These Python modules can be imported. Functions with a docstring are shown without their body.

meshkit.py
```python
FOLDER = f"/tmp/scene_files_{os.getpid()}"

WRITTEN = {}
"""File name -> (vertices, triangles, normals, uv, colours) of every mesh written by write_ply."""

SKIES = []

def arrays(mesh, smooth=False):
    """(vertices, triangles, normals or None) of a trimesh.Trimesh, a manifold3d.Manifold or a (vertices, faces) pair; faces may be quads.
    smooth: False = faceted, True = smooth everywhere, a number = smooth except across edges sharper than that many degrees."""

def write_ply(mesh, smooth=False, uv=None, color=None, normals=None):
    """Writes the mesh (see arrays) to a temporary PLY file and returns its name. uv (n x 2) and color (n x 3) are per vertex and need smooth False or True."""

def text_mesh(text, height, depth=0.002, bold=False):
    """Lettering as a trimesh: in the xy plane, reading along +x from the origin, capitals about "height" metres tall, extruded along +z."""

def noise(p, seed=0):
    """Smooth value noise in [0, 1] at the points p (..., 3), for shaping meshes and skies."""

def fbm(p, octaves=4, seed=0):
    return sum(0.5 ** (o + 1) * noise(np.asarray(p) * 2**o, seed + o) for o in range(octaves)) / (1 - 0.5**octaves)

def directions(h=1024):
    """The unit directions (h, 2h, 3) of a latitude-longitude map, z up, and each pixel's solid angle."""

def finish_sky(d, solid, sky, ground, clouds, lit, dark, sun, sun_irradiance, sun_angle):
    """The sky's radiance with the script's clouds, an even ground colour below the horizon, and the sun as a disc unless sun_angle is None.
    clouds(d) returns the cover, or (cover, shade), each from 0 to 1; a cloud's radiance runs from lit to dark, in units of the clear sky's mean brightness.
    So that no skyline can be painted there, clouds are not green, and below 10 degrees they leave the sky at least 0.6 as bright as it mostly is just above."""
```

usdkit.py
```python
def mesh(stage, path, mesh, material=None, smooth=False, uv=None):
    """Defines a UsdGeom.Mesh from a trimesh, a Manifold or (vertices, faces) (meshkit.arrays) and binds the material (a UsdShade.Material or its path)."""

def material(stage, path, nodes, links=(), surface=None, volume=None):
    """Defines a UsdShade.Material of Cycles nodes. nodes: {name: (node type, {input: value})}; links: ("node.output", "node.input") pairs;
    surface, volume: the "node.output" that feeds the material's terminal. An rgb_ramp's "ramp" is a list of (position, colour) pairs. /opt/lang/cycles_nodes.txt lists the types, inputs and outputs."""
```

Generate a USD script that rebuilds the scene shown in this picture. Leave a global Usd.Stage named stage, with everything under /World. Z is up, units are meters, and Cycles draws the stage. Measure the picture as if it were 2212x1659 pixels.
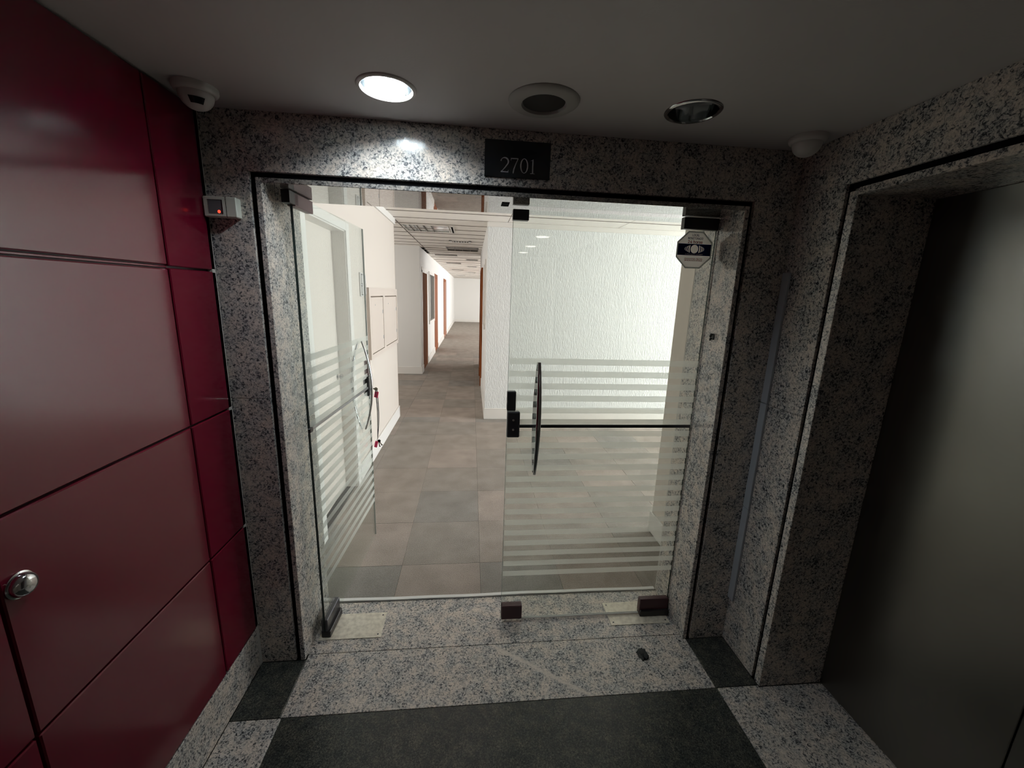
import math, random
import numpy as np
import trimesh
import usdkit, meshkit
from pxr import Usd, UsdGeom, UsdLux, UsdShade, Gf, Sdf
from shapely.geometry import Polygon, Point, box as sbox, LineString
from shapely.ops import unary_union
from shapely import affinity

stage = Usd.Stage.CreateInMemory()
UsdGeom.Xform.Define(stage, '/World')
UsdGeom.Scope.Define(stage, '/World/Looks')
rng = random.Random(7)

# ------------------------------------------------------------------ camera
FPX, YAW, PITCH, ROLL = 871.15, 0.1043, 0.2165, 0.0336
EYE = np.array([-0.1648, -1.6766, 1.7278])
cy, sy, cp, sp = math.cos(YAW), math.sin(YAW), math.cos(PITCH), math.sin(PITCH)
fw = np.array([sy * cp, cy * cp, -sp]); rt = np.array([cy, -sy, 0]); up = np.cross(rt, fw)
cr, sr = math.cos(ROLL), math.sin(ROLL)
rt, up = cr * rt + sr * up, -sr * rt + cr * up
cam = UsdGeom.Camera.Define(stage, '/World/camera')
cam.CreateHorizontalApertureAttr(36.0); cam.CreateVerticalApertureAttr(27.0)
cam.CreateFocalLengthAttr(FPX / 2212 * 36.0); cam.CreateFStopAttr(0.0)
cam.CreateClippingRangeAttr((0.02, 200.0))
cam.AddTransformOp().Set(Gf.Matrix4d(*[float(v) for v in (*rt, 0, *up, 0, *(-fw), 0, *EYE, 1)]))
cam.CreateExposureAttr(0.27)

# ------------------------------------------------------------------ daylight at the office windows, the recess one added (the lamps light themselves further down)
DAY = [  # name, centre, width (vertical), height (along y), strength, colour
    ('window_daylight', (7.62, 2.45, 1.55), 1.9, 2.6, 31.0, (0.90, 0.98, 1.05)),
    ('window_daylight_001', (5.12, 15.5, 1.6), 1.7, 13.6, 8.0, (0.98, 0.99, 1.0)),
    ('window_daylight_002', (-4.32, 5.5, 1.6), 1.5, 2.2, 5.0, (1.0, 0.99, 0.98)),  # added area light at the unseen recess window, lifts return wall and corridor
]
for n_, c_, w_, h_, s_, col_ in DAY:
    L = UsdLux.RectLight.Define(stage, '/World/' + n_)
    L.CreateWidthAttr(w_); L.CreateHeightAttr(h_); L.CreateIntensityAttr(s_); L.CreateColorAttr(Gf.Vec3f(*col_))
    L.AddTranslateOp().Set(Gf.Vec3d(*c_)); L.AddRotateYOp().Set(90.0 if c_[0] > 0 else -90.0)
DOWNLIGHT = 270.0        # glow of the lit lamp near the entrance
BACKLIGHT = 7.0         # glow of the lit lamps further back in the lobby

# ------------------------------------------------------------------ helpers
used = {}
def path(name, parent='/World'):
    p = parent if isinstance(parent, str) else str(parent.GetPath())
    k = (p, name); n = used.get(k, 0); used[k] = n + 1
    return f'{p}/{name}' + (f'_{n:03d}' if n else '')
def tag(o, label=None, cat=None, group=None, kind=None):
    for k, v in (('label', label), ('category', cat), ('group', group), ('kind', kind)):
        if v: o.SetCustomDataByKey(k, v)
    return o
def thing(name, label=None, cat=None, loc=(0, 0, 0), rz=0.0, group=None, kind=None):
    x = UsdGeom.Xform.Define(stage, path(name)); x.AddTranslateOp().Set(Gf.Vec3d(*map(float, loc)))
    if rz: x.AddRotateZOp().Set(float(rz))
    return tag(x.GetPrim(), label, cat, group, kind)
def obj(name, mesh, mat, parent='/World', smooth=False, label=None):
    if isinstance(mesh, list): mesh = trimesh.util.concatenate(mesh)
    m = usdkit.mesh(stage, path(name, parent), mesh, mat, smooth=smooth)
    return tag(m.GetPrim(), label)
def bx(x0, x1, y0, y1, z0, z1, c=0.0):
    x0, x1 = min(x0, x1), max(x0, x1); y0, y1 = min(y0, y1), max(y0, y1); z0, z1 = min(z0, z1), max(z0, z1)
    if c <= 0:
        m = trimesh.creation.box([x1 - x0, y1 - y0, z1 - z0]); m.apply_translation([(x0 + x1) / 2, (y0 + y1) / 2, (z0 + z1) / 2]); return m
    c = min(c, (x1 - x0) * .45, (y1 - y0) * .45, (z1 - z0) * .45); pts = []
    for X, sx in ((x0, 1), (x1, -1)):
        for Y, s2 in ((y0, 1), (y1, -1)):
            for Z, sz in ((z0, 1), (z1, -1)):
                pts += [(X, Y + s2 * c, Z + sz * c), (X + sx * c, Y, Z + sz * c), (X + sx * c, Y + s2 * c, Z)]
    return trimesh.Trimesh(np.array(pts), process=False).convex_hull
def tube(points, radii, sides=10, flat=(1.0, 1.0), ref=None):
    p = np.asarray(points, float); n = len(p)
    t = np.gradient(p, axis=0); t /= np.linalg.norm(t, axis=1, keepdims=True) + 1e-12
    rf = np.array(ref if ref is not None else ([0, 0, 1.0] if abs(t[0, 2]) < .9 else [1.0, 0, 0]))
    a = np.cross(t, rf); a /= np.linalg.norm(a, axis=1, keepdims=True) + 1e-12
    b = np.cross(t, a); ang = np.arange(sides) * 2 * np.pi / sides
    r = np.broadcast_to(np.asarray(radii, float), (n,))[:, None, None]
    v = p[:, None] + r * (flat[0] * np.cos(ang)[None, :, None] * a[:, None] + flat[1] * np.sin(ang)[None, :, None] * b[:, None])
    v = v.reshape(-1, 3); F = []
    for i in range(n - 1):
        for j in range(sides):
            k = (j + 1) % sides
            F += [[i * sides + j, i * sides + k, (i + 1) * sides + k], [i * sides + j, (i + 1) * sides + k, (i + 1) * sides + j]]
    c0, c1 = len(v), len(v) + 1; v = np.vstack([v, p[0], p[-1]])
    for j in range(sides):
        k = (j + 1) % sides
        F += [[c0, k, j], [c1, (n - 1) * sides + j, (n - 1) * sides + k]]
    m = trimesh.Trimesh(v, np.array(F), process=False); m.fix_normals(); return m
def lathe(profile, loc=(0, 0, 0), sec=48, flip=False):
    m = trimesh.creation.revolve(np.array(profile, float), sections=sec)
    if flip: m.invert()
    m.apply_translation(loc); return m
def ext(poly, depth):
    gs = getattr(poly, 'geoms', [poly])
    return trimesh.util.concatenate([trimesh.creation.extrude_polygon(g, depth, engine='earcut') for g in gs if g.area > 1e-10])
def rot(m, ang, ax):
    m.apply_transform(trimesh.transformations.rotation_matrix(math.radians(ang), ax)); return m
def mv(m, *d):
    m.apply_translation(d); return m
def on_front(m, x, y, z):      # a print drawn in xy, standing upright facing -y
    rot(m, 90, [1, 0, 0]); return mv(m, x, y, z)

# ------------------------------------------------------------------ materials
def M(name, nodes, links=(), surface='p.BSDF', volume=None):
    return usdkit.material(stage, '/World/Looks/' + name, nodes, links, surface=surface, volume=volume)
def plain(name, col, rough=.5, metal=0.0, spec=.5, **k):
    return M(name, {'p': ('principled_bsdf', dict(base_color=col, roughness=rough, metallic=metal, specular_ior_level=spec, **k))})
def granite(name, stops, rough=.14, scale=1.0, vein=False, spec=.5, coat=0.0):
    nodes = {'g': ('geometry', {}),
             'mp': ('mapping', {'scale': (scale, scale, scale), 'rotation': (.35, .5, .2)}),
             'n1': ('noise_texture', {'scale': 105.0, 'detail': 3.5, 'roughness': .62, 'distortion': .9}),
             'n2': ('noise_texture', {'scale': 16.0, 'detail': 2.0}),
             'n3': ('noise_texture', {'scale': 230.0, 'detail': 1.5}),
             'a1': ('math', {'math_type': 'multiply_add', 'value2': .26, 'value3': -.13}),
             'a2': ('math', {'math_type': 'multiply_add', 'value2': .16, 'value3': -.08}),
             's1': ('math', {'math_type': 'add'}), 's2': ('math', {'math_type': 'add'}),
             'r': ('rgb_ramp', {'ramp': stops}),
             'r2': ('rgb_ramp', {'ramp': [(.35, (.93, .97, 1.0)), (.65, (1.05, 1.0, .95))]}),
             'm': ('mix', {'mix_type': 'multiply', 'fac': 1.0}),
             'p': ('principled_bsdf', {'roughness': rough, 'specular_ior_level': spec, 'coat_weight': coat, 'coat_ior': 2.1, 'coat_roughness': .012})}
    links = [('g.position', 'mp.vector'), ('mp.vector', 'n1.vector'), ('mp.vector', 'n2.vector'), ('mp.vector', 'n3.vector'),
             ('n2.fac', 'a1.value1'), ('n3.fac', 'a2.value1'), ('n1.fac', 's1.value1'), ('a1.value', 's1.value2'), ('s1.value', 's2.value1'), ('a2.value', 's2.value2'),
             ('s2.value', 'r.fac'), ('n2.fac', 'r2.fac'), ('r.color', 'm.color1'), ('r2.color', 'm.color2')]
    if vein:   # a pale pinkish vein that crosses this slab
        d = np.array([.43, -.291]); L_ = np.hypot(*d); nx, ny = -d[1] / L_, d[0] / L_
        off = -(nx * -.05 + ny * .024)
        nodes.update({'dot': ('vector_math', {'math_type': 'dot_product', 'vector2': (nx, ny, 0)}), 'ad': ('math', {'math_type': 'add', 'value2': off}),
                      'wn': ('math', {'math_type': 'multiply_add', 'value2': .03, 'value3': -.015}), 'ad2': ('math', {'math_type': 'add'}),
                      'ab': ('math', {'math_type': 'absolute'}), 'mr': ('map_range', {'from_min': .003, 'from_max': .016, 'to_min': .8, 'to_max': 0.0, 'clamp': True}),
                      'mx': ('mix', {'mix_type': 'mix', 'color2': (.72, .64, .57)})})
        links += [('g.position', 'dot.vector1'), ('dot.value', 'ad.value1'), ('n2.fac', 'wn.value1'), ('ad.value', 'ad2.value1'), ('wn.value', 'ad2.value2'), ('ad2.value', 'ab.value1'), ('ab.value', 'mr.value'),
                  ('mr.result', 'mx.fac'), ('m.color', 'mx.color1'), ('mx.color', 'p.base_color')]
    else:
        links += [('m.color', 'p.base_color')]
    return M(name, nodes, links)
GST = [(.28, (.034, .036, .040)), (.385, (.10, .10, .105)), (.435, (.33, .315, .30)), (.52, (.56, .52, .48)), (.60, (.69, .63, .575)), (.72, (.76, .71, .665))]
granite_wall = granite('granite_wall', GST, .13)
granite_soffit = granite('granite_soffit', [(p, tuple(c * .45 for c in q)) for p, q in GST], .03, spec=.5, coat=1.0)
granite_floor = granite('granite_floor', GST, .2, 1.1)
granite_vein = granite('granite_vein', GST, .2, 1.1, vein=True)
granite_dark = granite('granite_dark', [(.3, (.010, .012, .012)), (.48, (.036, .039, .036)), (.60, (.085, .088, .076)), (.75, (.15, .145, .125))], .22, 1.6)
joint = plain('joint', (.02, .02, .02), .9)
groove_m = plain('groove', (.006, .006, .007), .9, spec=.05)
red_paint = plain('red_paint', (.125, .0022, .015), .15, spec=.60)
red_back = plain('red_back', (.03, .002, .005), .5)
def plaster(name, col, rough=.6, bump=0.0, scale=(60, 60, 60), spec=.3):
    nodes = {'g': ('geometry', {}), 'mp': ('mapping', {'scale': scale}), 'n': ('noise_texture', {'scale': 1.0, 'detail': 3.0, 'roughness': .6}),
             'b': ('bump', {'strength': bump, 'distance': .012}), 'p': ('principled_bsdf', {'base_color': col, 'roughness': rough, 'specular_ior_level': spec})}
    return M(name, nodes, [('g.position', 'mp.vector'), ('mp.vector', 'n.vector'), ('n.fac', 'b.height'), ('b.normal', 'p.normal')])
lobby_ceil = plaster('lobby_ceiling_paint', (.62, .59, .58), .55, .05, (120, 120, 120))
cream_wall = plaster('cream_wall_paint', (.70, .63, .555), .5, .04)
white_tex = plaster('white_textured_paint', (.80, .81, .79), .6, 0.6, (75, 75, 24))
white_wall = plaster('white_wall_paint', (.80, .785, .75), .6, .05)
white_trim = plain('white_trim', (.80, .77, .72), .4)
core_m = plain('plaster_core', (.5, .47, .43), .8)
wood = M('red_wood', {'g': ('geometry', {}), 'mp': ('mapping', {'scale': (40, 40, 2.5)}), 'n': ('noise_texture', {'scale': 1.0, 'detail': 3.0}),
                      'r': ('rgb_ramp', {'ramp': [(.3, (.16, .045, .012)), (.7, (.34, .10, .03))]}), 'p': ('principled_bsdf', {'roughness': .6, 'specular_ior_level': .12})},
         [('g.position', 'mp.vector'), ('mp.vector', 'n.vector'), ('n.fac', 'r.fac'), ('r.color', 'p.base_color')])
wood_dark = plain('dark_wood', (.12, .04, .012), .8, spec=.05)
def carpet(name, col):
    return M(name, {'g': ('geometry', {}), 'n': ('noise_texture', {'scale': 160.0, 'detail': 3.0, 'roughness': .7}), 'n2': ('noise_texture', {'scale': 5.0, 'detail': 3.0}),
                    'a': ('math', {'math_type': 'multiply_add', 'value2': .35}), 's': ('math', {'math_type': 'multiply', 'value2': .65}),
                    'r': ('rgb_ramp', {'ramp': [(.25, tuple(c * .55 for c in col)), (.5, col), (.8, tuple(min(1, c * 1.5) for c in col))]}),
                    'b': ('bump', {'strength': .5, 'distance': .004}), 'p': ('principled_bsdf', {'roughness': .95, 'specular_ior_level': .1})},
             [('g.position', 'n.vector'), ('g.position', 'n2.vector'), ('n.fac', 's.value1'), ('n2.fac', 'a.value1'), ('s.value', 'a.value3'), ('a.value', 'r.fac'), ('r.color', 'p.base_color'), ('n.fac', 'b.height'), ('b.normal', 'p.normal')])
carpets = [carpet('carpet_a', (.31, .275, .24)), carpet('carpet_b', (.36, .305, .265)), carpet('carpet_c', (.285, .262, .235)), carpet('carpet_d', (.335, .29, .25))]
plank_m = plain('ceiling_plank_paint', (.88, .83, .77), .7, spec=.2)
bar_grey = plain('bar_grey', (.36, .37, .37), .3, .8)
chrome = plain('chrome', (.62, .63, .64), .12, 1.0)
dark_steel = plain('dark_steel', (.10, .10, .11), .28, .9)
black_patch = plain('black_patch', (.014, .012, .013), .3)
maroon = plain('maroon_patch', (.065, .022, .028), .32)
mauve = plain('mauve_patch', (.20, .12, .12), .45)
brass_plate = M('cover_plate_metal', {'g': ('geometry', {}), 'n': ('noise_texture', {'scale': 45.0, 'detail': 4.0}), 'r': ('rgb_ramp', {'ramp': [(.3, (.62, .56, .45)), (.6, (.85, .79, .66))]}), 'p': ('principled_bsdf', {'roughness': .42, 'metallic': .1})},
                [('g.position', 'n.vector'), ('n.fac', 'r.fac'), ('r.color', 'p.base_color')])
alu = plain('aluminium_strip', (.82, .80, .77), .5, 0.0)
steel_door = plain('elevator_steel', (.205, .195, .18), .31, 1.0)
rubber = plain('black_rubber', (.01, .012, .011), .6)
panel_cream = plain('panel_cream', (.66, .575, .50), .4)
panel_gap_shade = plain('panel_gap_shade', (.22, .17, .13), .7)  # brown-dark colour paints in the shadow lines around the panel doors
sign_black = plain('sign_black', (.005, .007, .010), .18)
sign_grey = plain('sign_lettering', (.66, .66, .67), .5)
beige = plain('beige_plastic', (.78, .80, .70), .45)
white_plastic = plain('white_plastic', (.72, .70, .67), .4)
grey_plastic = plain('grey_plastic', (.42, .45, .48), .45)
speaker_ring = plain('speaker_ring', (.42, .41, .39), .5)
speaker_cloth = plain('speaker_cloth', (.035, .031, .028), .9)
dark_glass = plain('dark_lens', (.008, .008, .008), .12)
reader_win = plain('reader_window', (.16, .17, .18), .1)
led = M('red_led', {'e': ('emission', {'color': (1.0, .06, .03), 'strength': 1.6})}, surface='e.emission')
lamp_on = M('lamp_glow', {'e': ('emission', {'color': (.86, .95, 1.0), 'strength': DOWNLIGHT})}, surface='e.emission')
lamp_back = M('lamp_glow_back', {'e': ('emission', {'color': (1.0, .93, .82), 'strength': BACKLIGHT})}, surface='e.emission')
reflector = plain('lamp_reflector', (.80, .84, .86), .08, 1.0)
bulb_off = plain('bulb_glass', (.55, .55, .54), .25)
red_tag = plain('red_tag', (.78, .045, .13), .4)
strap_m = plain('black_strap', (.02, .016, .015), .8)
key_m = plain('key_metal', (.30, .26, .20), .3, 1.0)
glass = M('door_glass', {'lw': ('layer_weight', {'blend': .5}), 'pw': ('math', {'math_type': 'power', 'value2': 5.0}), 'f': ('math', {'math_type': 'multiply_add', 'value2': .95, 'value3': .042}),
                         't': ('transparent_bsdf', {'color': (.955, .98, .965)}), 'g': ('glossy_bsdf', {'color': (1, 1, 1), 'roughness': 0.0}), 'm': ('mix_closure', {})},
          [('lw.facing', 'pw.value1'), ('pw.value', 'f.value1'), ('f.value', 'm.fac'), ('t.BSDF', 'm.closure1'), ('g.BSDF', 'm.closure2')], surface='m.closure')
frost = M('frosted_film', {'t': ('transparent_bsdf', {'color': (.97, .98, .97)}), 'd': ('diffuse_bsdf', {'color': (.86, .87, .84)}), 'l': ('translucent_bsdf', {'color': (.95, .95, .92)}),
                           'm1': ('mix_closure', {'fac': .75}), 'm2': ('mix_closure', {'fac': .33})},
          [('d.BSDF', 'm1.closure1'), ('l.BSDF', 'm1.closure2'), ('t.BSDF', 'm2.closure1'), ('m1.closure', 'm2.closure2')], surface='m2.closure')
edge_dark = plain('glass_edge_dark', (.012, .028, .024), .2)
edge_pale = plain('glass_edge_pale', (.42, .48, .44), .2)
def vinyl(name, col, tr):
    return M(name, {'d': ('diffuse_bsdf', {'color': col}), 'l': ('translucent_bsdf', {'color': tr}), 'm': ('mix_closure', {'fac': .6})}, [('d.BSDF', 'm.closure1'), ('l.BSDF', 'm.closure2')], surface='m.closure')
stk_white = vinyl('sticker_white', (.80, .77, .75), (.97, .94, .92))
stk_grey = vinyl('sticker_grey', (.30, .31, .30), (.62, .63, .62))
stk_blue = vinyl('sticker_blue', (.02, .04, .25), (.10, .16, .60))
stk_text = plain('sticker_small_text', (.9, .9, .9), .5)
stk_red = plain('sticker_red', (.35, .04, .05), .5)
stk_dark = plain('sticker_dark', (.05, .06, .12), .5)

# ------------------------------------------------------------------ main sizes (metres; origin at the entrance, y runs into the office)
XR, XE = -1.126, 1.175          # red wall, elevator wall
JL, JR = -0.934, 0.953          # door jambs
H, C = 2.10, 2.334              # soffit, lobby ceiling
YG = 0.181                      # plane of the glass doors
YB = -4.6                       # back of the lobby
OC = 2.64                       # office ceiling
WL = -1.17                      # office wall on the left

# ------------------------------------------------------------------ lobby floor
fl = thing('floor', 'polished granite lobby floor with dark and light slabs in front of the glass doors', 'floor', kind='structure')
obj('screed', bx(-1.3, 1.6, YB - .2, .36, -.12, -.021), joint, fl)
g_ = .0012
for (n_, x0, x1, y0, y1, m_) in [
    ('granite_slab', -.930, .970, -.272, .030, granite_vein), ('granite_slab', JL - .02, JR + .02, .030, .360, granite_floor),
    ('dark_slab', XR, -.930, -.272, 0.0, granite_dark), ('dark_slab', .970, XE, -.272, 0.0, granite_dark),
    ('dark_slab', -.924, .975, -1.30, -.272, granite_dark), ('dark_slab', -.924, .975, -2.4, -1.30, granite_dark),
    ('granite_slab', XR, -.924, -1.0, -.272, granite_floor), ('granite_slab', XR, -.924, -2.4, -1.0, granite_floor),
    ('granite_slab', .975, XE, -1.0, -.272, granite_floor), ('granite_slab', .975, XE, -2.4, -1.0, granite_floor),
    ('granite_slab', XE, 1.50, -1.46, -.28, granite_floor),
    ('granite_slab', XR, -.0, YB, -2.4, granite_floor), ('granite_slab', 0, XE, YB, -2.4, granite_floor)]:
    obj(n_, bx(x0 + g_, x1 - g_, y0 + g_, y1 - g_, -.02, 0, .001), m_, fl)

# ------------------------------------------------------------------ front wall: granite portal
wf = thing('wall_front', 'granite wall with a dark groove framing the glass entrance', 'wall', kind='structure')
T = .03
for z0, z1 in ((0, .755), (.755, 1.285), (1.285, 2.137)):
    obj('granite_slab', bx(XR, -.975, 0, T, z0 + .0006, z1 - .0006, .001), granite_wall, wf)
    obj('granite_slab', bx(.990, XE, 0, T, z0 + .0006, z1 - .0006, .001), granite_wall, wf)
obj('granite_slab', bx(XR, -.0006, 0, T, 2.137, C, .001), granite_wall, wf)
obj('granite_slab', bx(.0006, XE, 0, T, 2.137, C, .001), granite_wall, wf)
obj('jamb_slab', bx(JL - .02, JL, 0, .335, 0, H + .017, .0015), granite_wall, wf)
obj('jamb_slab', bx(JR, JR + .02, 0, .325, 0, H + .017, .0015), granite_wall, wf)
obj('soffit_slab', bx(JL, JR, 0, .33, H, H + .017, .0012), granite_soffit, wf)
obj('groove', [bx(-.975, JL - .02, .016, T, 0, 2.137), bx(JR + .02, .990, .016, T, 0, 2.137), bx(-.975, .990, .016, T, H + .017, 2.137)], groove_m, wf, label='black groove around the entrance')
obj('plaster_core', [bx(-1.32, JL - .02, T, .37, 0, 2.9), bx(JR + .02, 1.7, T, .37, 0, 2.9), bx(-1.32, 1.7, T, .37, H + .017, 2.9), bx(-1.32, XR, -.02, T, 0, 2.9), bx(XE, 1.7, 0, T, 0, 2.9), bx(-1.32, 1.7, 0, T, C + .03, 2.9)], core_m, wf)
obj('bolt_hole', bx(-.045, -.013, .10, .172, H - .0015, H + .004), groove_m, wf, label='black bolt keeper let into the soffit')

# ------------------------------------------------------------------ left wall: red panels
wl = thing('wall_left', 'glossy dark red panelled wall beside the entrance', 'wall', kind='structure')
obj('backing', bx(-1.30, XR - .016, YB, 0, 0, 2.6), red_back, wl)
ys = [0, -.243, -.862, -1.48, -2.10, -2.72, -3.34, -3.96, YB]
zs = [.206, .722, 1.246, 1.780, C - .004]
gp = .0035
for i in range(len(ys) - 1):
    for k in range(4):
        g2 = .0055 if (k in (2, 3) and i) else gp
        z0 = zs[k] + (.0065 if (k == 3 and i) else gp); z1 = zs[k + 1] - (.0065 if (k == 2 and i) else gp)
        pn = obj('red_panel', bx(XR - .016, XR, ys[i + 1] + gp, ys[i] - gp * (i > 0), z0, z1, .003), red_paint, wl)
        if i and k == 2:
            obj('joint_bead', bx(XR - .016, XR - .003, ys[i + 1] + .004, ys[i] - .004, zs[3] - .0028, zs[3] + .0028, .001), red_paint, pn)
        if i == 1 and k == 1:
            kn = lathe([(0, .024), (.012, .0235), (.019, .021), (.024, .016), (.0255, .010), (.0255, .004), (.029, .003), (.029, 0), (0, 0)], sec=40)
            rot(kn, 90, [0, 1, 0]); obj('latch_knob', mv(kn, XR, -.826, 1.086), chrome, pn, smooth=40, label='round chrome latch knob')
for a, b in ((0, -.9), (-.9, -1.8), (-1.8, -2.7), (-2.7, -3.6), (-3.6, YB)):
    obj('skirting_slab', bx(XR - .02, XR - .001, b + .0006, a - .0006, 0, .2025, .001), granite_floor, wl)

# ------------------------------------------------------------------ right wall with the elevator
wr = thing('wall_right', 'dark granite wall with a grooved elevator surround at right', 'wall', kind='structure')
for z0, z1 in ((0, .760), (.760, 1.283), (1.283, 2.157)):
    obj('granite_slab', bx(XE, XE + .02, -.228, 0, z0 + .0006, z1 - .0006, .001), granite_wall, wr)
    obj('granite_slab', bx(XE, XE + .02, -2.3, -1.512, z0 + .0006, z1 - .0006, .001), granite_wall, wr)
for z0, z1 in ((0, 1.0), (1.0, 2.157)):
    obj('jamb_slab', bx(XE, 1.50, -.280, -.246, z0 + .0006, z1 - .03 * (z1 > 2), .0015), granite_wall, wr)
    obj('jamb_slab', bx(XE, 1.50, -1.494, -1.460, z0 + .0006, z1 - .03 * (z1 > 2), .0015), granite_wall, wr)
obj('soffit_slab', bx(XE, 1.50, -1.46, -.28, 2.111, 2.135, .0012), granite_wall, wr)
obj('groove', [bx(XE + .012, XE + .02, -.246, -.228, 0, 2.157), bx(XE + .012, XE + .02, -1.512, -1.494, 0, 2.157), bx(XE + .012, XE + .02, -1.512, -.228, 2.138, 2.157)], groove_m, wr, label='black groove around the elevator')
obj('granite_slab', bx(XE, XE + .02, -1.2, 0, 2.157, C, .001), granite_wall, wr)
obj('granite_slab', bx(XE, XE + .02, -2.3, -1.2012, 2.157, C, .001), granite_wall, wr)
for a, b in ((-2.3, -3.4), (-3.4, YB)):
    for z0, z1 in ((0, 1.15), (1.15, C)):
        obj('granite_slab', bx(XE, XE + .02, b + .0006, a - .0006, z0 + .0006, z1 - .0006, .001), granite_wall, wr)
obj('masonry', [bx(XE + .02, 1.7, -.246, 0, 0, 2.7), bx(XE + .02, 1.7, YB, -1.494, 0, 2.7), bx(XE + .02, 1.7, -1.5, -.24, 2.135, 2.7), bx(1.56, 1.7, -1.5, -.24, 0, 2.2)], core_m, wr)

de = thing('door_6', 'brushed steel elevator door in the dark granite surround at right', 'door', kind='structure')
obj('door_leaf', bx(1.48, 1.515, -.868, -.281, .004, 2.111, .002), steel_door, de)
obj('door_leaf', bx(1.48, 1.515, -1.459, -.872, .004, 2.111, .002), steel_door, de)
obj('door_seam', bx(1.495, 1.515, -.872, -.868, .004, 2.111), groove_m, de)

wb = obj('wall_back', bx(-1.3, 1.7, YB - .1, YB, 0, 2.7), granite_wall); tag(wb, 'granite wall at the far end of the lobby', 'wall', kind='structure')

# ------------------------------------------------------------------ lobby ceiling with its lamps
LAMPS = [(-.431, -.245, .078), (.549, -.258, .078), (.561, -2.34, .078), (.561, -3.20, .078), (.561, -3.97, .078)]
poly = sbox(-1.3, YB - .1, 1.6, 0.0)
for x, y, r in LAMPS: poly = poly.difference(Point(x, y).buffer(r, 24))
ce = thing('ceiling', 'plain grey plaster lobby ceiling', 'ceiling', kind='structure')
obj('plaster_sheet', mv(ext(poly, .02), 0, 0, C), lobby_ceil, ce)
obj('ceiling_void', bx(-1.3, 1.7, YB - .1, .0, C + .28, C + .36), core_m, ce)

def downlight(x, y, lit, label, group=None, dim=False):
    t = thing('downlight', label, 'ceiling light', (x, y, C), group=group)
    obj('trim_ring', lathe([(.076, .006), (.076, -.002), (.079, -.0055), (.084, -.0055), (.089, -.003), (.0905, 0), (.0905, .001), (.076, .006)]), chrome if not lit else white_plastic, t, smooth=40)
    pr = [(.0765, 0), (.0765, .030), (.073, .060), (.066, .090), (.052, .115), (.0, .118)]
    full = pr + [(.0, .121), (.054, .119), (.069, .092), (.0765, .061), (.0795, .030), (.0795, 0), (.0765, 0)]
    obj('reflector', lathe(full), reflector, t, smooth=50)
    if dim:
        obj('diffuser', lathe([(0, -.010), (.04, -.0085), (.066, -.003), (.074, .002), (0, .002), (0, -.010)]), lamp_back, t, smooth=50)
    elif lit:
        em = lamp_on
        for s in (-1, 1):
            b = tube([(s * .022, -.050, .054), (s * .022, -.045, .049), (s * .022, .045, .049), (s * .022, .050, .054)], [.006, .015, .015, .006], 14)
            obj('bulb', b, em, t, smooth=50)
    else:
        for s in (-1, 1):
            b = tube([(s * .022, -.03, .075), (s * .022, -.02, .062), (s * .022, .045, .062), (s * .022, .05, .066)], [.006, .013, .013, .006], 12)
            obj('bulb', b, bulb_off, t, smooth=50)
    return t
downlight(LAMPS[0][0], LAMPS[0][1], True, 'lit round recessed downlight glowing white in lobby ceiling')
downlight(LAMPS[1][0], LAMPS[1][1], False, 'unlit round recessed downlight with a mirror reflector')
downlight(LAMPS[2][0], LAMPS[2][1], True, 'lit downlight mirrored in the glass, nearer one behind the viewer', dim=True)
downlight(LAMPS[3][0], LAMPS[3][1], True, 'lit downlight mirrored in the glass, middle one behind the viewer', dim=True)
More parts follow.
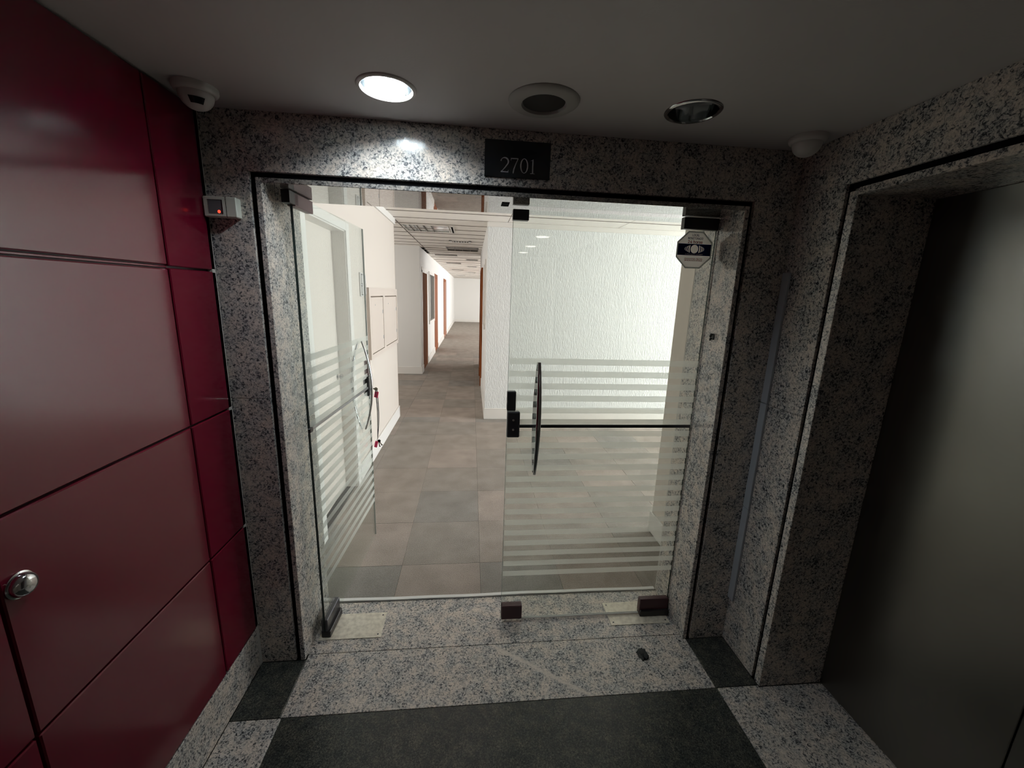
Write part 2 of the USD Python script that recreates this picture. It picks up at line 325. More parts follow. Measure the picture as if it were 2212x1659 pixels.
downlight(LAMPS[4][0], LAMPS[4][1], True, 'lit downlight mirrored in the glass, far end of the lobby', dim=True)

t = thing('ceiling_speaker', 'round ceiling speaker with a pale ring and dark cloth centre between two downlights', 'speaker', (.057, -.245, C))
obj('outer_ring', lathe([(.068, -.004), (.072, -.012), (.085, -.013), (.104, -.009), (.113, -.003), (.114, 0), (.068, 0), (.068, -.004)]), speaker_ring, t, smooth=40)
obj('speaker_grille', lathe([(0, -.006), (.045, -.0065), (.068, -.004), (.068, -.001), (0, -.001)]), speaker_cloth, t, smooth=40)

def dome_camera(x, y, ang, label):
    t = thing('dome_camera', label, 'camera', (x, y, C), rz=ang)
    obj('base', lathe([(0, 0), (.062, 0), (.062, -.010), (.058, -.018), (.050, -.022), (0, -.022)]), white_plastic, t, smooth=40)
    pr = [(.048, -.020)] + [(.048 * math.cos(a), -.022 - .045 * math.sin(a)) for a in np.linspace(0, math.pi / 2, 12)] + [(0, -.020)]
    obj('dome', lathe(pr), white_plastic, t, smooth=60)
    # a dark slot with the lens behind it
    arc = []
    for a in np.linspace(-.5, .5, 9):
        for e in (.42, .85):
            arc.append((.0492 * math.cos(e) * math.cos(a), .0492 * math.cos(e) * math.sin(a), -.022 - .0462 * math.sin(e)))
    v = np.array(arc); F = []
    for i in range(8):
        F += [[2 * i, 2 * i + 1, 2 * i + 3], [2 * i, 2 * i + 3, 2 * i + 2]]
    v2 = np.vstack([v, v * .95 + np.array([0, 0, -.001])]); n = len(v)
    F2 = F + [[n + a, n + c, n + b] for a, b, c in F]
    sl = trimesh.Trimesh(v2, np.array(F2), process=False)
    obj('lens_slot', sl, dark_glass, t)
dome_camera(-1.035, -.150, -60, 'white dome camera with a dark slot in the corner above red panels')
dome_camera(1.068, -.135, 20, 'pale dome camera in the dark ceiling corner above elevator wall')

# ------------------------------------------------------------------ glass doors
def bow(a, b0, s):      # bow handle: a along the leaf, b0 the glass face, s = which side it bulges to
    zc, hh = 1.141, .282
    th = np.linspace(-1, 1, 25); pts = np.stack([np.full(25, a), b0 + s * (.006 + .050 * (1 - th ** 2)), zc + hh * th], 1)
    return tube(pts, .0122 * (1 - .36 * np.abs(th) ** 1.6), 14, flat=(1.0, .62), ref=(0, 1, 0))
def glass_door(name, label, loc, rz, w, s, right):
    t = thing(name, label, 'door', loc, rz, kind='structure')
    X = lambda a0, a1, b0, b1, z0, z1, c=0.0: bx(s * a0, s * a1, b0, b1, z0, z1, c)
    gl = obj('glass_pane', X(.0012, w - .0012, -.005, .005, .014, 2.092), glass, t)
    obj('hinge_edge', X(0, .0012, -.005, .005, .014, 2.092), edge_dark, gl, label='dark green glass edge')
    obj('free_edge', X(w - .0012, w, -.005, .005, .014, 2.092), edge_pale, gl, label='pale glass edge')
    for k in range(20):
        z1 = 1.443 - .0597 * k
        obj('frosted_stripe', X(.004, w - .004, -.0058, -.0053, z1 - .0295, z1), frost, t)
    lo, hi = -.016, .016
    obj('top_patch', X(.0, .165, lo, hi, 2.046, 2.097, .002), black_patch if right else mauve, t)
    if not right: obj('top_pivot', X(-.045, .03, lo, hi, 2.050, 2.098, .002), black_patch, t)
    bp_ = obj('bottom_patch', X(.0, .165, lo, hi, .022, .104, .003), maroon if right else dark_steel, t)
    obj('bottom_pivot', X(-.002, .162, lo - .012, hi + .002, .004, .040, .003), black_patch, t)
    for side in (-1, 1): obj('bow_handle', mv(bow(0, side * .005, side), s * (w - .145), 0, 0), chrome, t, smooth=50, label='bow shaped chrome pull handle')
    lk = obj('lock', X(w - .062, w - .001, -.018, .018, 1.055, 1.183, .004), dark_steel if right else black_patch, t)
    for z in (1.096, 1.144):
        for side in (-1, 1): obj('cylinder', mv(rot(lathe([(0, .006), (.005, .006), (.0065, .004), (.0065, 0), (0, 0)], sec=20), -90 * side, [1, 0, 0]), s * (w - .030), side * .018, z), chrome, lk, smooth=40)
    obj('strike_box', X(w - .040, w + .002, -.014, .014, 1.188, 1.283, .003), dark_steel if right else mauve, t)
    obj('cross_bar', X(.006, w - .06, -.013, -.006, 1.103, 1.118, .002), dark_steel if right else bar_grey, t)
    if not right: obj('bar_end', X(-.022, .008, -.016, -.004, 1.100, 1.121, .002), black_patch, t)
    if right:
        obj('lock_patch', X(w - .112, w - .002, lo - .004, hi + .004, .020, .102, .004), maroon, t)
        obj('bolt_patch', X(w - .068, w + .002, lo, hi, 2.046, 2.090, .002), black_patch, t)
        obj('bottom_seal', X(.165, w - .112, -.006, .006, .008, .014), alu, t)
    return t
d2 = glass_door('door_2', 'closed glass door with frosted stripes, security sticker and horizontal dark bar', (.948, YG, 0), 0, .938, -1, True)
d1 = glass_door('door_1', 'open glass door swung inward at left, frosted stripes and curved pulls', (-.884, .122, 0), 86.9, .890, 1, False)

# cover plates of the floor springs
def cover_plate(x0, x1, y0, y1, label, rz=0):
    t = thing('cover_plate', label, 'plate', ((x0 + x1) / 2, (y0 + y1) / 2, 0), rz)
    w, d = (x1 - x0) / 2, (y1 - y0) / 2
    obj('plate', bx(-w, w, -d, d, 0.0002, .0035, .001), brass_plate, t)
    for sx in (-1, 1):
        for s2 in (-1, 1):
            obj('screw', mv(lathe([(0, .0012), (.0035, .001), (.0045, 0), (0, 0)], sec=14), sx * (w - .018), s2 * (d - .02), .0036), dark_steel, t, smooth=40)
cover_plate(-.914, -.608, .107, .274, 'worn metal floor plate under the open left door', 0)
cover_plate(.606, .938, .106, .271, 'worn metal floor plate under the closed right door')

tr = thing('trim_1', 'thin white threshold strip at the carpet edge', 'threshold strip', kind='structure')
xs = np.linspace(-.895, .965, 40); yy = .362 + .0022 * np.array([math.sin(x * 5.1) + .6 * math.sin(x * 13) for x in xs])
st = Polygon([(x, y) for x, y in zip(xs, yy)] + [(x, y + .021) for x, y in zip(xs[::-1], yy[::-1])])
obj('strip', mv(ext(st, .008), 0, 0, .0005), alu, tr)

# ------------------------------------------------------------------ things on the portal
t = thing('number_sign', 'black door number sign reading 2701 above the entrance', 'sign', (.0035, 0, 2.2315))
obj('plate', bx(-.1255, .1255, -.006, 0, -.0645, .0645, .001), sign_black, t)
def stroke(pts, ws):
    return unary_union([LineString([pts[i], pts[i + 1]]).buffer(0).union(Polygon()) if False else
                        unary_union([Point(pts[i]).buffer(ws[i] / 2, 8), Point(pts[i + 1]).buffer(ws[i + 1] / 2, 8)]).convex_hull for i in range(len(pts) - 1)])
def dig2():
    a = np.linspace(math.radians(165), math.radians(-35), 16)
    pts = [(.5 * .62 + .27 * math.cos(q), .72 + .26 * math.sin(q)) for q in a]; ws = [.05 + .06 * max(0, math.sin(math.radians(200) * i / 15 - .9)) for i in range(16)]
    pts += [(.36, .34), (.2, .16), (.05, .03)]; ws += [.075, .055, .045]
    return unary_union([stroke(pts, ws), sbox(.04, 0, .60, .07), Polygon([(.56, 0), (.62, .16), (.59, .16), (.52, .05)]), Point(.05, .78).buffer(.045)])
def dig7():
    return unary_union([sbox(.05, .92, .60, .985), Polygon([(.04, .82), (.07, .985), (.11, .985), (.07, .82)]), stroke([(.585, .95), (.42, .6), (.29, .25), (.24, 0)], [.045, .06, .085, .095])])
def dig0():
    return affinity.scale(Point(.33, .5).buffer(1, 32), .30, .50).difference(affinity.scale(Point(.33, .5).buffer(1, 32), .205, .46))
def dig1():
    return unary_union([sbox(.20, .03, .285, .93), sbox(.07, 0, .41, .035), Polygon([(.06, .86), (.2, .93), (.285, .99), (.285, .9), (.2, .88)])])
xq = -.066
for d, adv in ((dig2, .037), (dig7, .037), (dig0, .0375), (dig1, .03)):
    g = affinity.scale(d(), .052, .052, origin=(0, 0))
    obj('digit', on_front(ext(g, .0006), xq, -.006, -.047), sign_grey, t); xq += adv

t = thing('card_reader', 'small cream wall unit with a dark window and red light', 'card reader', (-1.066, 0, 2.003))
obj('housing', bx(-.056, .056, -.034, 0, -.0345, .0345, .003), beige, t)
obj('window', bx(-.039, .006, -.0346, -.03, -.024, .022), reader_win, t)
obj('window_rim', [bx(-.041, .009, -.0352, -.03, .022, .0236), bx(.006, .009, -.0352, -.03, -.024, .022)], dark_steel, t)
obj('seam', bx(.0205, .0215, -.0345, -.03, -.0345, .0345), groove_m, t)
obj('indicator_light', mv(rot(lathe([(0, .0012), (.0045, .0008), (.0055, 0), (0, 0)], sec=20), 90, [1, 0, 0]), -.004, -.0346, -.0165), led, t)

# security sticker on the closed door
t = thing('security_sticker', 'octagonal security sticker with blue band on the closed glass door', 'sticker', (.849, YG - .0062, 1.958))
octp = lambda r: Polygon([(r * 1.04 * math.cos(math.radians(22.5 + 45 * k)), r * math.sin(math.radians(22.5 + 45 * k))) for k in range(8)])
R8 = .0885
obj('border', on_front(ext(octp(R8).difference(octp(R8 * .915)), .0004), 0, 0, 0), stk_grey, t)
obj('face', on_front(ext(octp(R8 * .92), .0003), 0, -.0004, 0), stk_white, t)
arcs = [Point(0, .004).buffer(.0185, 24)]
for k, (dx, hh, w_) in enumerate(((.026, .019, .006), (.0345, .0145, .0036), (.0405, .0115, .0022), (.0452, .009, .0016))):
    for s in (-1, 1):
        outer = affinity.scale(Point(s * (dx - .010), .004).buffer(1, 24), .0125, hh); inner = affinity.scale(Point(s * (dx - .010 - w_), .004).buffer(1, 24), .0125, hh * 1.02)
        arcs.append(outer.difference(inner).intersection(sbox(-.1, -.03, s * .0205 if s < 0 else .1, .04) if s < 0 else sbox(.0205, -.03, .1, .04)))
emb = unary_union([a for a in arcs if not a.is_empty])
obj('band', on_front(ext(octp(R8 * .93).intersection(sbox(-.1, -.024, .1, .026)).difference(emb), .0003), 0, -.0007, 0), stk_blue, t, label='blue band with a pale disc and sound wave arcs')
def text_on(txt, h, z, mat, name, wmax, bold=False, y=-.0007):
    m = meshkit.text_mesh(txt, h, .0003, bold); e = m.bounds; w = e[1][0] - e[0][0]
    m.apply_translation([-(e[0][0] + e[1][0]) / 2, 0, 0]); m.apply_scale([min(1, wmax / w) if w > wmax else 1, 1, 1])
    obj(name, on_front(m, 0, y, z), mat, t)
text_on('LOCAL', .0095, .0595, stk_dark, 'wording', .034, True)
text_on('MONITORADO', .0095, .0455, stk_dark, 'wording', .072, True)
text_on('24 horas', .0125, .0290, stk_red, 'wording', .088, True)
text_on('ALARM CENTER SECURITY', .0048, -.0215, stk_text, 'wording', .092, True, -.0010)
text_on('(21)2220.3522', .0115, -.0480, stk_red, 'wording', .086, True)

# keys hanging in the lock of the open door: built in the world near its free edge
t = thing('key_lanyard', 'bunch of keys with red tags on a black strap hanging from the open door', 'keys', (-.806, .985, 1.085))
obj('lock_key', [tube([(-.012, 0, .012), (.012, 0, .012)], .004, 10), mv(rot(lathe([(0, .003), (.011, .003), (.012, 0), (.011, -.003), (0, -.003)], sec=20), 90, [1, 0, 0]), .02, 0, .010)], key_m, t, smooth=40)
obj('key_tag', mv(rot(rot(bx(-.013, .013, -.002, .002, -.042, 0, .0015), 12, [0, 1, 0]), -10, [0, 0, 1]), .026, -.004, -.006), red_tag, t)
for dx, dy in ((0, 0), (.008, .004)):
    th = np.linspace(0, 1, 14)
    pts = np.stack([.018 + dx + .006 * np.sin(th * 3) - dx * th ** 3, -.004 + dy * (1 - th ** 3) + .003 * np.sin(th * 5), .004 - .345 * th], 1)
    obj('strap', tube(pts, .0075 * (1 - .45 * th ** 4), 8, flat=(1, .3)), strap_m, t, smooth=50)
obj('key_tag', mv(rot(bx(-.010, .010, -.002, .002, -.045, 0, .0015), 14, [0, 1, 0]), .013, -.004, -.352), red_tag, t)
for ang, L_ in ((-28, .045), (-6, .05)):
    k = [mv(rot(lathe([(0, .0012), (.010, .0012), (.010, -.0012), (0, -.0012)], sec=18), 90, [1, 0, 0]), 0, 0, -.008), bx(-.003, .003, -.001, .001, -L_, -.016), bx(.003, .006, -.001, .001, -L_, -L_ + .008)]
    obj('key', mv(rot(trimesh.util.concatenate(k), ang, [0, 1, 0]), .024, -.001, -.344), key_m, t)

# small oddments
def lump(seed, r, sq):
    m = trimesh.creation.icosphere(3, 1.0); v = m.vertices
    n = meshkit.fbm(v * 1.7 + 9, 3, seed)[:, None]; m.vertices = v * (0.15 + 1.7 * n) * np.array(r) ; m.vertices[:, 2] = np.maximum(m.vertices[:, 2], -r[2] * .3); return m
b = lump(3, (.023, .030, .009), 1); mv(b, .702, -.078, -b.bounds[0][2])
tag(obj('floor_scrap', b, rubber, smooth=60), 'small black scrap lying on the granite floor before right door', 'scrap')
t = thing('door_buffer', 'small black hooked stub stuck on the right granite jamb', 'stub', (JR, .100, 1.569))
obj('foot', bx(-.004, 0, -.010, .010, -.012, .014, .001), rubber, t)
obj('hook', tube([(-.003, .004, .012), (-.012, -.002, .012), (-.018, -.006, .004), (-.014, -.004, -.008), (-.012, .004, -.016)], [.004, .005, .006, .006, .003], 10), rubber, t, smooth=50)
t = thing('cable_duct', 'smooth grey vertical strip in three lengths in the corner near the elevator', 'strip', (XE, 0, 0))
for z0, z1 in ((.250, .759), (.762, 1.284), (1.287, 1.86)):
    obj('duct_length', bx(-.012, 0, -.040, -.001, z0, z1, .0015), grey_plastic, t)

# ------------------------------------------------------------------ office: floor, walls, ceiling
fo = thing('floor', 'grey brown carpet tile floor of the empty office and corridor', 'carpet floor', kind='structure')
obj('subfloor', bx(-4.2, 7.8, .36, 24.3, -.12, -.007), joint, fo)
xl = [-1.08 - .5 * k for k in range(0)] ; tiles = []
X0, Y0 = -.093, .672
for i in range(-3, 7):
    for j in range(-1, 7):
        x0, x1, y0, y1 = X0 + .5 * i, X0 + .5 * i + .5, Y0 + .5 * j, Y0 + .5 * j + .5
        x0, y0 = max(x0, WL - .02), max(y0, .362); y1 = min(y1, 3.9 if x1 < .1 else 3.82)
        if x1 - x0 > .03 and y1 - y0 > .03 and not (x0 > 1.15 and y1 < .9): tiles.append((x0, x1, y0, y1))
for j in range(0, 13):
    for i in range(-4, 1):
        x0, x1, y0, y1 = X0 + .5 * i, X0 + .5 * i + .5, 3.9 + .5 * j, 4.4 + .5 * j
        x1 = min(x1, .06)
        if x1 - x0 > .03 and not (y0 > 7.0 and x1 < -1.2): tiles.append((x0, x1, y0, y1))
for x0, x1, y0, y1 in tiles:
    k = rng.choices(range(4), [4, 3, 2, 3])[0]
    obj('carpet_tile', bx(x0 + .0006, x1 - .0006, y0 + .0006, y1 - .0006, -.006, -.0001 - rng.random() * .0012, .0008), carpets[k], fo)
obj('carpet_sheet', [bx(-4.2, X0 - 2.0, 3.9, 7.1, -.006, -.001), bx(-1.5, 5.2, 10.4, 24.3, -.006, -.001), bx(.06, 5.2, 8.4, 10.4, -.006, -.001), bx(X0 + 3.5, 7.6, .9, 3.82, -.006, -.001), bx(1.2, X0 + 3.5, .9, 1.2, -.007, -.0015), bx(X0, .06, 3.8206, 3.9, -.006, -.001)], carpets[0], fo)

BH = .158
# wall on the left with the cream door and the electric panel
w = thing('wall_office_left', 'cream wall behind the open glass door', 'wall', kind='structure')
DY0, DY1, DZ = .985, 1.805, 2.185
obj('plaster', [bx(WL - .16, WL, .37, DY0, 0, OC), bx(WL - .16, WL, DY1, 3.93, 0, OC), bx(WL - .16, WL, DY0, DY1, DZ, OC)], cream_wall, w)
obj('cornice', bx(WL, WL + .018, .37, 3.942, 2.565, OC, .002), white_trim, w)
bl = tag(obj('baseboard_left', [bx(WL, WL + .014, DY1 + .085, 3.944, 0, BH, .003), bx(WL - .16, WL + .014, 3.93, 3.944, 0, BH, .003)], white_trim), 'white baseboard along the cream wall at left', 'baseboard', kind='structure')
d3 = thing('door_3', 'closed cream flush door in the wall behind the open glass door', 'door', kind='structure')
obj('door_leaf', bx(WL - .135, WL - .10, DY0 + .005, DY1 - .005, .006, DZ - .005, .002), cream_wall, d3)
obj('door_frame', [bx(WL - .16, WL + .001, DY0, DY0 + .012, 0, DZ), bx(WL - .16, WL + .001, DY1 - .012, DY1, 0, DZ), bx(WL - .16, WL + .001, DY0, DY1, DZ - .012, DZ)], white_trim, d3)
obj('casing', [bx(WL, WL + .014, DY0 - .075, DY0 + .004, 0, DZ + .06, .003), bx(WL, WL + .014, DY1 - .004, DY1 + .075, 0, DZ + .06, .003), bx(WL, WL + .014, DY0 + .004, DY1 - .004, DZ - .004, DZ + .06, .003)], white_trim, d3)
obj('door_knob', mv(rot(lathe([(0, .05), (.02, .045), (.024, .03), (.012, .02), (.01, .005), (.025, .004), (.025, 0), (0, 0)], sec=24), 90, [0, 1, 0]), WL - .10, DY1 - .07, 1.02), chrome, d3, smooth=40)

t = thing('electric_panel', 'cream metal electric panel with two doors on the left office wall', 'electric panel', (WL, 2.39, 1.055))
obj('frame', [bx(0, .028, 0, .06, .045, .62), bx(0, .028, .625, .715, .045, .62), bx(0, .028, 1.435, 1.48, .045, .62), bx(0, .028, 0, 1.48, 0, .045), bx(0, .028, 0, 1.48, .62, .70)], panel_cream, t)
obj('backing', bx(0, .003, .06, 1.435, .04, .63), panel_gap_shade, t)
for a, b in ((.072, .622), (.727, 1.432)):
    d = obj('panel_door', bx(.004, .024, a + .006, b, .050, .608, .002), panel_cream, t)
    for z in (.15, .43): obj('latch', bx(.024, .027, b - .035, b - .022, z, z + .04, .001), grey_plastic, d)
    obj('keyhole', mv(rot(lathe([(0, .003), (.006, .002), (.007, 0), (0, 0)], sec=14), 90, [0, 1, 0]), .024, a + .18, .53), grey_plastic, d)
t = thing('intercom', 'narrow white plastic unit with raised rim on the left office wall', 'intercom', (WL, 2.16, 1.672))
obj('body', bx(0, .016, 0, .16, 0, .212, .003), white_plastic, t)
for z0, z1 in ((.012, .1), (.108, .2)):
    obj('rim', [bx(.016, .024, .012, .148, z0, z0 + .01), bx(.016, .024, .012, .148, z1 - .01, z1), bx(.016, .024, .012, .03, z0, z1), bx(.016, .024, .13, .148, z0, z1)], white_plastic, t)

# recess and corridor
w = thing('wall_recess', 'shaded return wall facing the entrance left of the corridor', 'wall', kind='structure')
obj('plaster', [bx(-4.2, -1.235, 7.05, 7.2, 0, OC), bx(-4.3, -4.2, 3.7, 4.4, 0, OC), bx(-4.3, -4.2, 6.6, 7.2, 0, OC), bx(-4.3, -4.2, 4.4, 6.6, 0, .85), bx(-4.3, -4.2, 4.4, 6.6, 2.35, OC), bx(-4.2, WL - .16, 3.78, 3.93, 0, OC)], white_wall, w)
tag(obj('baseboard_recess', [bx(-4.2, -1.205, 7.034, 7.05, 0, BH, .003)], white_trim), 'white baseboard at the foot of the shaded return wall', 'baseboard', kind='structure')
CL = -1.235
w = thing('wall_corridor_left', 'long white left wall of the corridor with doors', 'wall', kind='structure')
OPN = [(7.42, 8.45, 0, 2.2), (8.86, 10.2, .98, 2.2), (10.42, 11.35, 0, 2.2), (14.3, 15.7, 0, 2.2)]
parts = []
y = 7.2
for a, b, z0, z1 in OPN:
    parts.append(bx(CL - .15, CL, y, a, 0, OC)); parts.append(bx(CL - .15, CL, a, b, z1, OC))
    if z0: parts.append(bx(CL - .15, CL, a, b, 0, z0))
    y = b
parts.append(bx(CL - .15, CL, y, 24.0, 0, OC)); obj('plaster', parts, white_wall, w)
tag(obj('baseboard_corridor_left', [bx(CL, CL + .03, 7.036, 7.36, 0, BH, .003), bx(CL, CL + .02, 8.52, 10.36, 0, BH, .003), bx(CL, CL + .02, 11.42, 14.24, 0, BH, .003), bx(CL, CL + .02, 15.76, 24.0, 0, BH, .003)], white_trim), 'white baseboard along the left side of the corridor', 'baseboard', kind='structure')
for n_, (a, b, lab, mt) in enumerate(((7.42, 8.45, 'dark wooden corridor door nearest the entrance', wood_dark), (10.42, 11.35, 'reddish wooden corridor door beyond the corridor window', wood), (14.3, 15.7, 'reddish wooden corridor door farthest along the left wall', wood))):
    d = thing(('door_4', 'door_5', 'door_7')[n_], lab, 'door', kind='structure')
    if n_ == 2:
        obj('door_leaf', bx(CL - .03, CL + .005, a + .05, (a + b) / 2 - .06, .008, 2.15, .002), mt, d); obj('door_leaf', bx(CL - .03, CL + .005, (a + b) / 2 + .06, b - .05, .008, 2.15, .002), mt, d)
        obj('mullion', bx(CL - .05, CL + .008, (a + b) / 2 - .06, (a + b) / 2 + .06, 0, 2.15), white_trim, d)
    else:
        obj('door_leaf', bx(CL - .03, CL + .006, a + .05, b - .05, .008, 2.15, .002), mt, d)
    obj('door_frame', [bx(CL - .06, CL + .008, a - .06, a + .05, 0, 2.2, .003), bx(CL - .06, CL + .008, b - .05, b + .06, 0, 2.2, .003), bx(CL - .06, CL + .008, a - .06, b + .06, 2.15, 2.26, .003)], wood if n_ else white_trim, d)
wn = thing('window_1', 'interior window with grey glass in the corridor wall between two wooden doors', 'window', kind='structure')
obj('window_frame', [bx(CL - .08, CL + .02, 8.82, 8.9, .94, 2.24, .003), bx(CL - .08, CL + .02, 10.16, 10.24, .94, 2.24, .003), bx(CL - .08, CL + .02, 8.9, 10.16, .94, 1.01, .003), bx(CL - .08, CL + .02, 8.9, 10.16, 2.17, 2.24, .003)], white_trim, wn)
obj('pane', bx(CL - .045, CL - .037, 8.9, 10.16, 1.01, 2.17), plain('grey_pane', (.10, .105, .10), .12), wn)

# white textured wall in front, corridor wall on its other side
CRX = .035
w = thing('wall_office_back', 'bright white textured wall facing the entrance behind closed glass door', 'wall', kind='structure')
obj('plaster', bx(CRX, 7.6, 3.82, 3.97, 0, OC), white_tex, w)
obj('cornice', bx(CRX - .012, 7.6, 3.806, 3.82, 2.578, OC, .002), white_trim, w)
tag(obj('baseboard_back', [bx(CRX - .012, 7.6, 3.806, 3.82, 0, BH, .003)], white_trim), 'white baseboard under the textured white wall', 'baseboard', kind='structure')
w = thing('wall_corridor_right', 'cream right side wall of the corridor', 'wall', kind='structure')
obj('plaster', [bx(CRX, CRX + .12, 3.97, 6.0, 0, OC), bx(CRX, CRX + .12, 6.95, 8.4, 0, OC), bx(CRX, CRX + .12, 6.0, 6.95, 2.2, OC), bx(CRX, 5.1, 8.28, 8.4, 0, OC)], white_wall, w)
tag(obj('baseboard_corridor_right', [bx(CRX - .014, CRX, 3.82, 5.93, 0, BH, .003), bx(CRX - .014, CRX, 7.02, 8.41, 0, BH, .003)], white_trim), 'white baseboard along the right side of the corridor', 'baseboard', kind='structure')
d = thing('door_8', 'wooden door with orange brown frame on the right side of the corridor', 'door', kind='structure')
obj('door_leaf', bx(CRX + .02, CRX + .055, 6.06, 6.9, .008, 2.15, .002), wood_dark, d)
obj('door_frame', [bx(CRX - .03, CRX + .08, 5.93, 6.06, 0, 2.2, .003), bx(CRX - .03, CRX + .08, 6.9, 7.02, 0, 2.2, .003), bx(CRX - .03, CRX + .08, 6.06, 6.9, 2.15, 2.2, .003)], wood, d)
wn = thing('window_5', 'small interior window frame on the right corridor wall near its corner', 'window', (CRX, 4.35, 1.22), kind='structure')
obj('window_frame', [bx(-.014, 0, 0, .05, .05, .95), bx(-.014, 0, .57, .62, .05, .95), bx(-.014, 0, 0, .62, .95, 1.0), bx(-.022, 0, -.02, .64, 0, .05)], white_trim, wn); obj('pane', bx(-.006, 0, .05, .57, .05, .95), plain('pale_pane', (.55, .52, .47), .2), wn)
w = obj('wall_corridor_end', bx(-1.6, 5.2, 24.0, 24.15, 0, OC), white_wall); tag(w, 'white end wall of the long corridor', 'wall', kind='structure')
tag(obj('baseboard_end', bx(CL, 5.1, 23.98, 24.0, 0, BH, .003), white_trim), 'white baseboard at the end of the corridor', 'baseboard', kind='structure')
# right side of the reception: stub wall, window wall
w = thing('wall_stub', 'cream end of a wall just inside the entrance at right', 'wall', kind='structure')
obj('plaster', [bx(1.22, 1.40, .37, .99, 0, OC), bx(1.40, 7.6, .85, .99, 0, OC)], cream_wall, w)
tag(obj('baseboard_stub', [bx(1.206, 1.22, .37, 1.004, 0, BH, .003), bx(1.22, 7.6, .99, 1.004, 0, BH, .003)], white_trim), 'cream baseboard of the wall end inside the right jamb', 'baseboard', kind='structure')
w = thing('wall_windows', 'window wall on the far right side of the office', 'wall', kind='structure')
obj('plaster', [bx(7.5, 7.7, .85, 3.97, 0, .62), bx(7.5, 7.7, .85, 3.97, 2.5, OC), bx(7.5, 7.7, .85, 1.15, 0, OC), bx(7.5, 7.7, 3.75, 3.97, 0, OC),
                bx(5.0, 5.2, 8.28, 24.15, 0, .75), bx(5.0, 5.2, 8.28, 24.15, 2.45, OC), bx(5.0, 5.2, 8.28, 8.7, 0, OC), bx(5.0, 5.2, 22.3, 24.15, 0, OC)], white_wall, w)
for n_, (wx, a, b, z0, z1, k, lab) in enumerate(((7.5, 1.15, 3.75, .62, 2.5, 2, 'daylit window of the reception on the right'), (5.0, 8.7, 22.3, .75, 2.45, 9, 'long row of daylit windows on the right of the open office'))):
    wn = thing(f'window_{n_ + 2}', lab, 'window', kind='structure')
    obj('window_frame', [bx(wx, wx + .07, a, b, z0, z0 + .05), bx(wx, wx + .07, a, b, z1 - .05, z1)], white_trim, wn)
    for q in np.linspace(a, b, k + 1): obj('mullion', bx(wx, wx + .07, q - .025, q + .025, z0, z1), white_trim, wn)

wn = thing('window_4', 'added unseen window in the recess that brightens the return wall', 'window', kind='structure')  # unseen window, put in to light the return wall and corridor
obj('window_frame', [bx(-4.27, -4.2, 4.4, 6.6, .85, .9), bx(-4.27, -4.2, 4.4, 6.6, 2.3, 2.35)], white_trim, wn)
for q in (4.425, 5.5, 6.575): obj('mullion', bx(-4.27, -4.2, q - .025, q + .025, .85, 2.35), white_trim, wn)

# office ceiling of planks
co = thing('ceiling', 'pale suspended plank ceiling of the office and corridor', 'ceiling', kind='structure')
obj('ceiling_void', bx(-4.3, 7.8, .37, 24.3, OC + .02, OC + .12), groove_m, co)
LUM = [(-1.15, -.50, 4.37, 4.98), (-.70, -.04, 6.95, 7.62), (-1.10, -.52, 8.55, 9.0), (-.34, .0, 9.7, 10.2), (-.98, -.50, 11.2, 11.7), (-.34, 0, 12.6, 13.1), (-.98, -.5, 14.8, 15.3), (-.34, 0, 16.6, 17.1), (-.98, -.5, 19.5, 20.1)]
VENT = (-.575, -.185, 5.90, 6.16)
holes = [(a - .004, b + .004, c - .004, d + .004) for a, b, c, d in LUM + [VENT]]
xj = [-4.2, -2.63, WL, .29, 1.75, 3.2, 7.6]
rows = [.37 + .43 * k for k in range(0, 20)]
gx = .0045
for j in range(len(rows) - 1):
    y0, y1 = rows[j], rows[j + 1]
    for i in range(len(xj) - 1):
        x0, x1 = xj[i], xj[i + 1]
        if i < 2 and (y1 < 3.9 or y0 > 7.1): continue
        if i > 2 and y0 > 3.9: continue
        p = sbox(x0 + gx * (2.2 if i in (1, 2) else 1), y0 + gx, x1 - gx * (2.2 if i in (0, 1) else 1), y1 - gx)
        for a, b, c, d in holes:
            p = p.difference(sbox(a, c, b, d))
        if p.area < 1e-4: continue
        obj('plank', mv(ext(p, .014), 0, 0, OC), plank_m, co)
far = sbox(-1.6, 8.54, 5.1, 24.2)
for a, b, c, d in holes: far = far.difference(sbox(a, c, b, d))
gaps = unary_union([sbox(-1.6, 8.54 + .5 * k - .003, 5.1, 8.54 + .5 * k + .003) for k in range(1, 31)])
pf = obj('far_planks', mv(ext(far.difference(gaps), .014), 0, 0, OC), plank_m, co); tag(pf, kind='stuff')
bar_m = plain('ceiling_bar_paint', (.34, .30, .26), .6)
for y in rows[1:-1]:
    obj('ceiling_bar', bx(-4.15 if 3.9 < y < 7.1 else (WL if y < 3.9 else CL), (7.45 if y < 3.8 else CRX), y - .011, y + .011, OC - .006, OC - .0005), bar_m, co)
fb = obj('far_ceiling_bars', [bx(CL, 4.95, 8.54 + .86 * k - .011, 8.54 + .86 * k + .011, OC - .007, OC - .0005) for k in range(0, 18)], bar_m, co); tag(fb, kind='stuff')
obj('runner', bx(WL - .006, WL + .006, 3.95, 8.54, OC - .003, OC), plain('runner_grey', (.22, .2, .18), .6), co, label='dark ceiling runner')

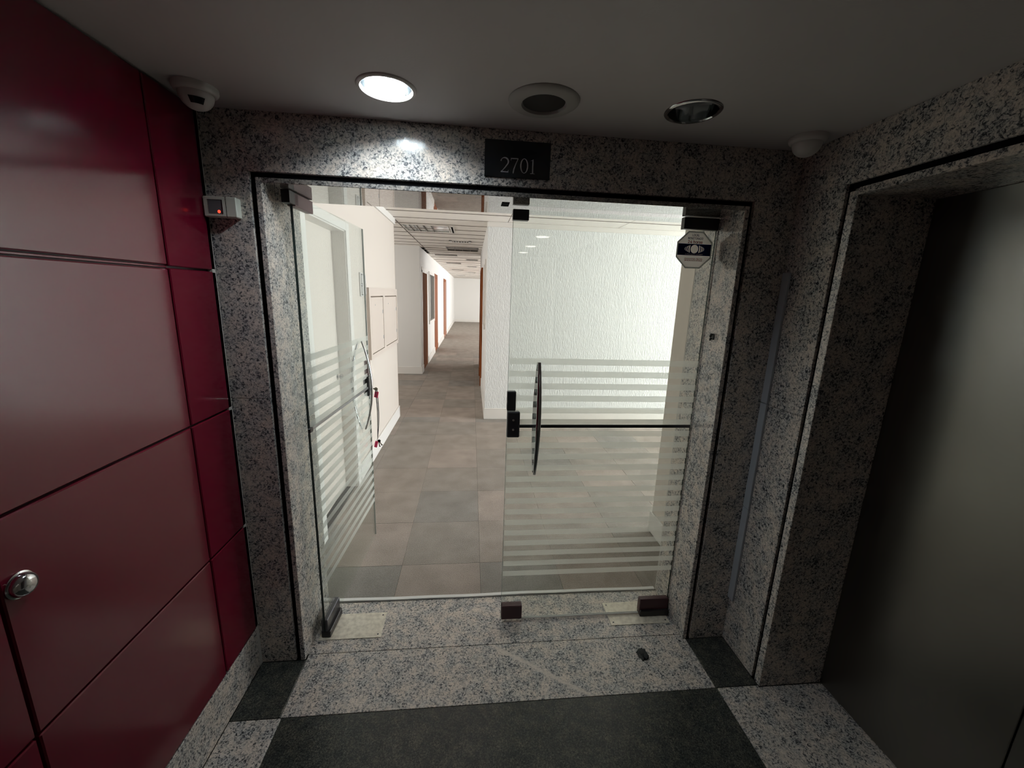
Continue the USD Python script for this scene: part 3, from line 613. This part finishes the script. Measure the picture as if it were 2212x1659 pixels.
lum_dark = plain('luminaire_dark', (.10, .09, .08), .4, .3)
lum_mirror = plain('luminaire_mirror', (.52, .56, .58), .2, 1.0)
LAB = ['unlit recessed office luminaire with white louvres, nearest the entrance', 'dark recessed corridor luminaire beside the wooden door on the right',
       'dark recessed luminaire left of the corridor, third from the entrance'] + [f'unlit recessed luminaire far down the corridor, {o} from the entrance' for o in ('fourth', 'fifth', 'sixth', 'seventh', 'eighth', 'ninth')]
for k, (a, b, c, d) in enumerate(LUM):
    t = thing('recessed_luminaire', LAB[k], 'ceiling light', ((a + b) / 2, (c + d) / 2, OC), group='unlit recessed office luminaires')
    w2, d2_ = (b - a) / 2, (d - c) / 2
    obj('frame', [bx(-w2, w2, -d2_, -d2_ + .012, -.004, .018), bx(-w2, w2, d2_ - .012, d2_, -.004, .018), bx(-w2, -w2 + .012, -d2_, d2_, -.004, .018), bx(w2 - .012, w2, -d2_, d2_, -.004, .018)], white_trim if k != 1 else lum_dark, t)
    obj('reflector', bx(-w2, w2, -d2_, d2_, .012, .018), (lum_mirror if k == 0 else lum_dark), t)
    if k < 2:
        nb = 4 if k == 0 else 3
        for q in range(nb):
            xq_ = -w2 + (q + 1) * (2 * w2 * (.62 if k == 0 else 1) / (nb + (k == 1)))
            obj('louvre', bx(xq_ - .004, xq_ + .004, -d2_ + .012, d2_ - .012, -.003, .012), lum_dark, t)
        if k == 0:
            for q in range(3): obj('diffuser', bx(-w2 + .05 + q * .13, -w2 + .15 + q * .13, -d2_ + .03, d2_ - .1, .006, .011), white_plastic, t)
t = thing('air_vent', 'small ceiling air vent with white louvres in the corridor', 'air vent', ((VENT[0] + VENT[1]) / 2, (VENT[2] + VENT[3]) / 2, OC))
w2, d2_ = .195, .13
obj('frame', [bx(-w2, w2, -d2_, -d2_ + .02, -.006, .014), bx(-w2, w2, d2_ - .02, d2_, -.006, .014), bx(-w2, -w2 + .05, -d2_, d2_, -.006, .014), bx(w2 - .05, w2, -d2_, d2_, -.006, .014), ], white_plastic, t)
obj('backing', bx(-w2 + .05, w2 - .05, -d2_ + .02, d2_ - .02, .008, .014), groove_m, t)
for q in range(6):
    obj('slat', bx(-w2 + .06 + q * .048, -w2 + .075 + q * .048, -d2_ + .02, d2_ - .02, -.004, .010), white_plastic, t)
t = thing('slot_diffuser', 'narrow slotted ceiling fitting right of the louvred office luminaire', 'air vent', (-.455, 4.66, OC))
obj('body', bx(-.03, .03, -.3, .3, -.008, .0), white_plastic, t); obj('slot', bx(-.012, .012, -.28, .28, -.0095, -.007), groove_m, t)
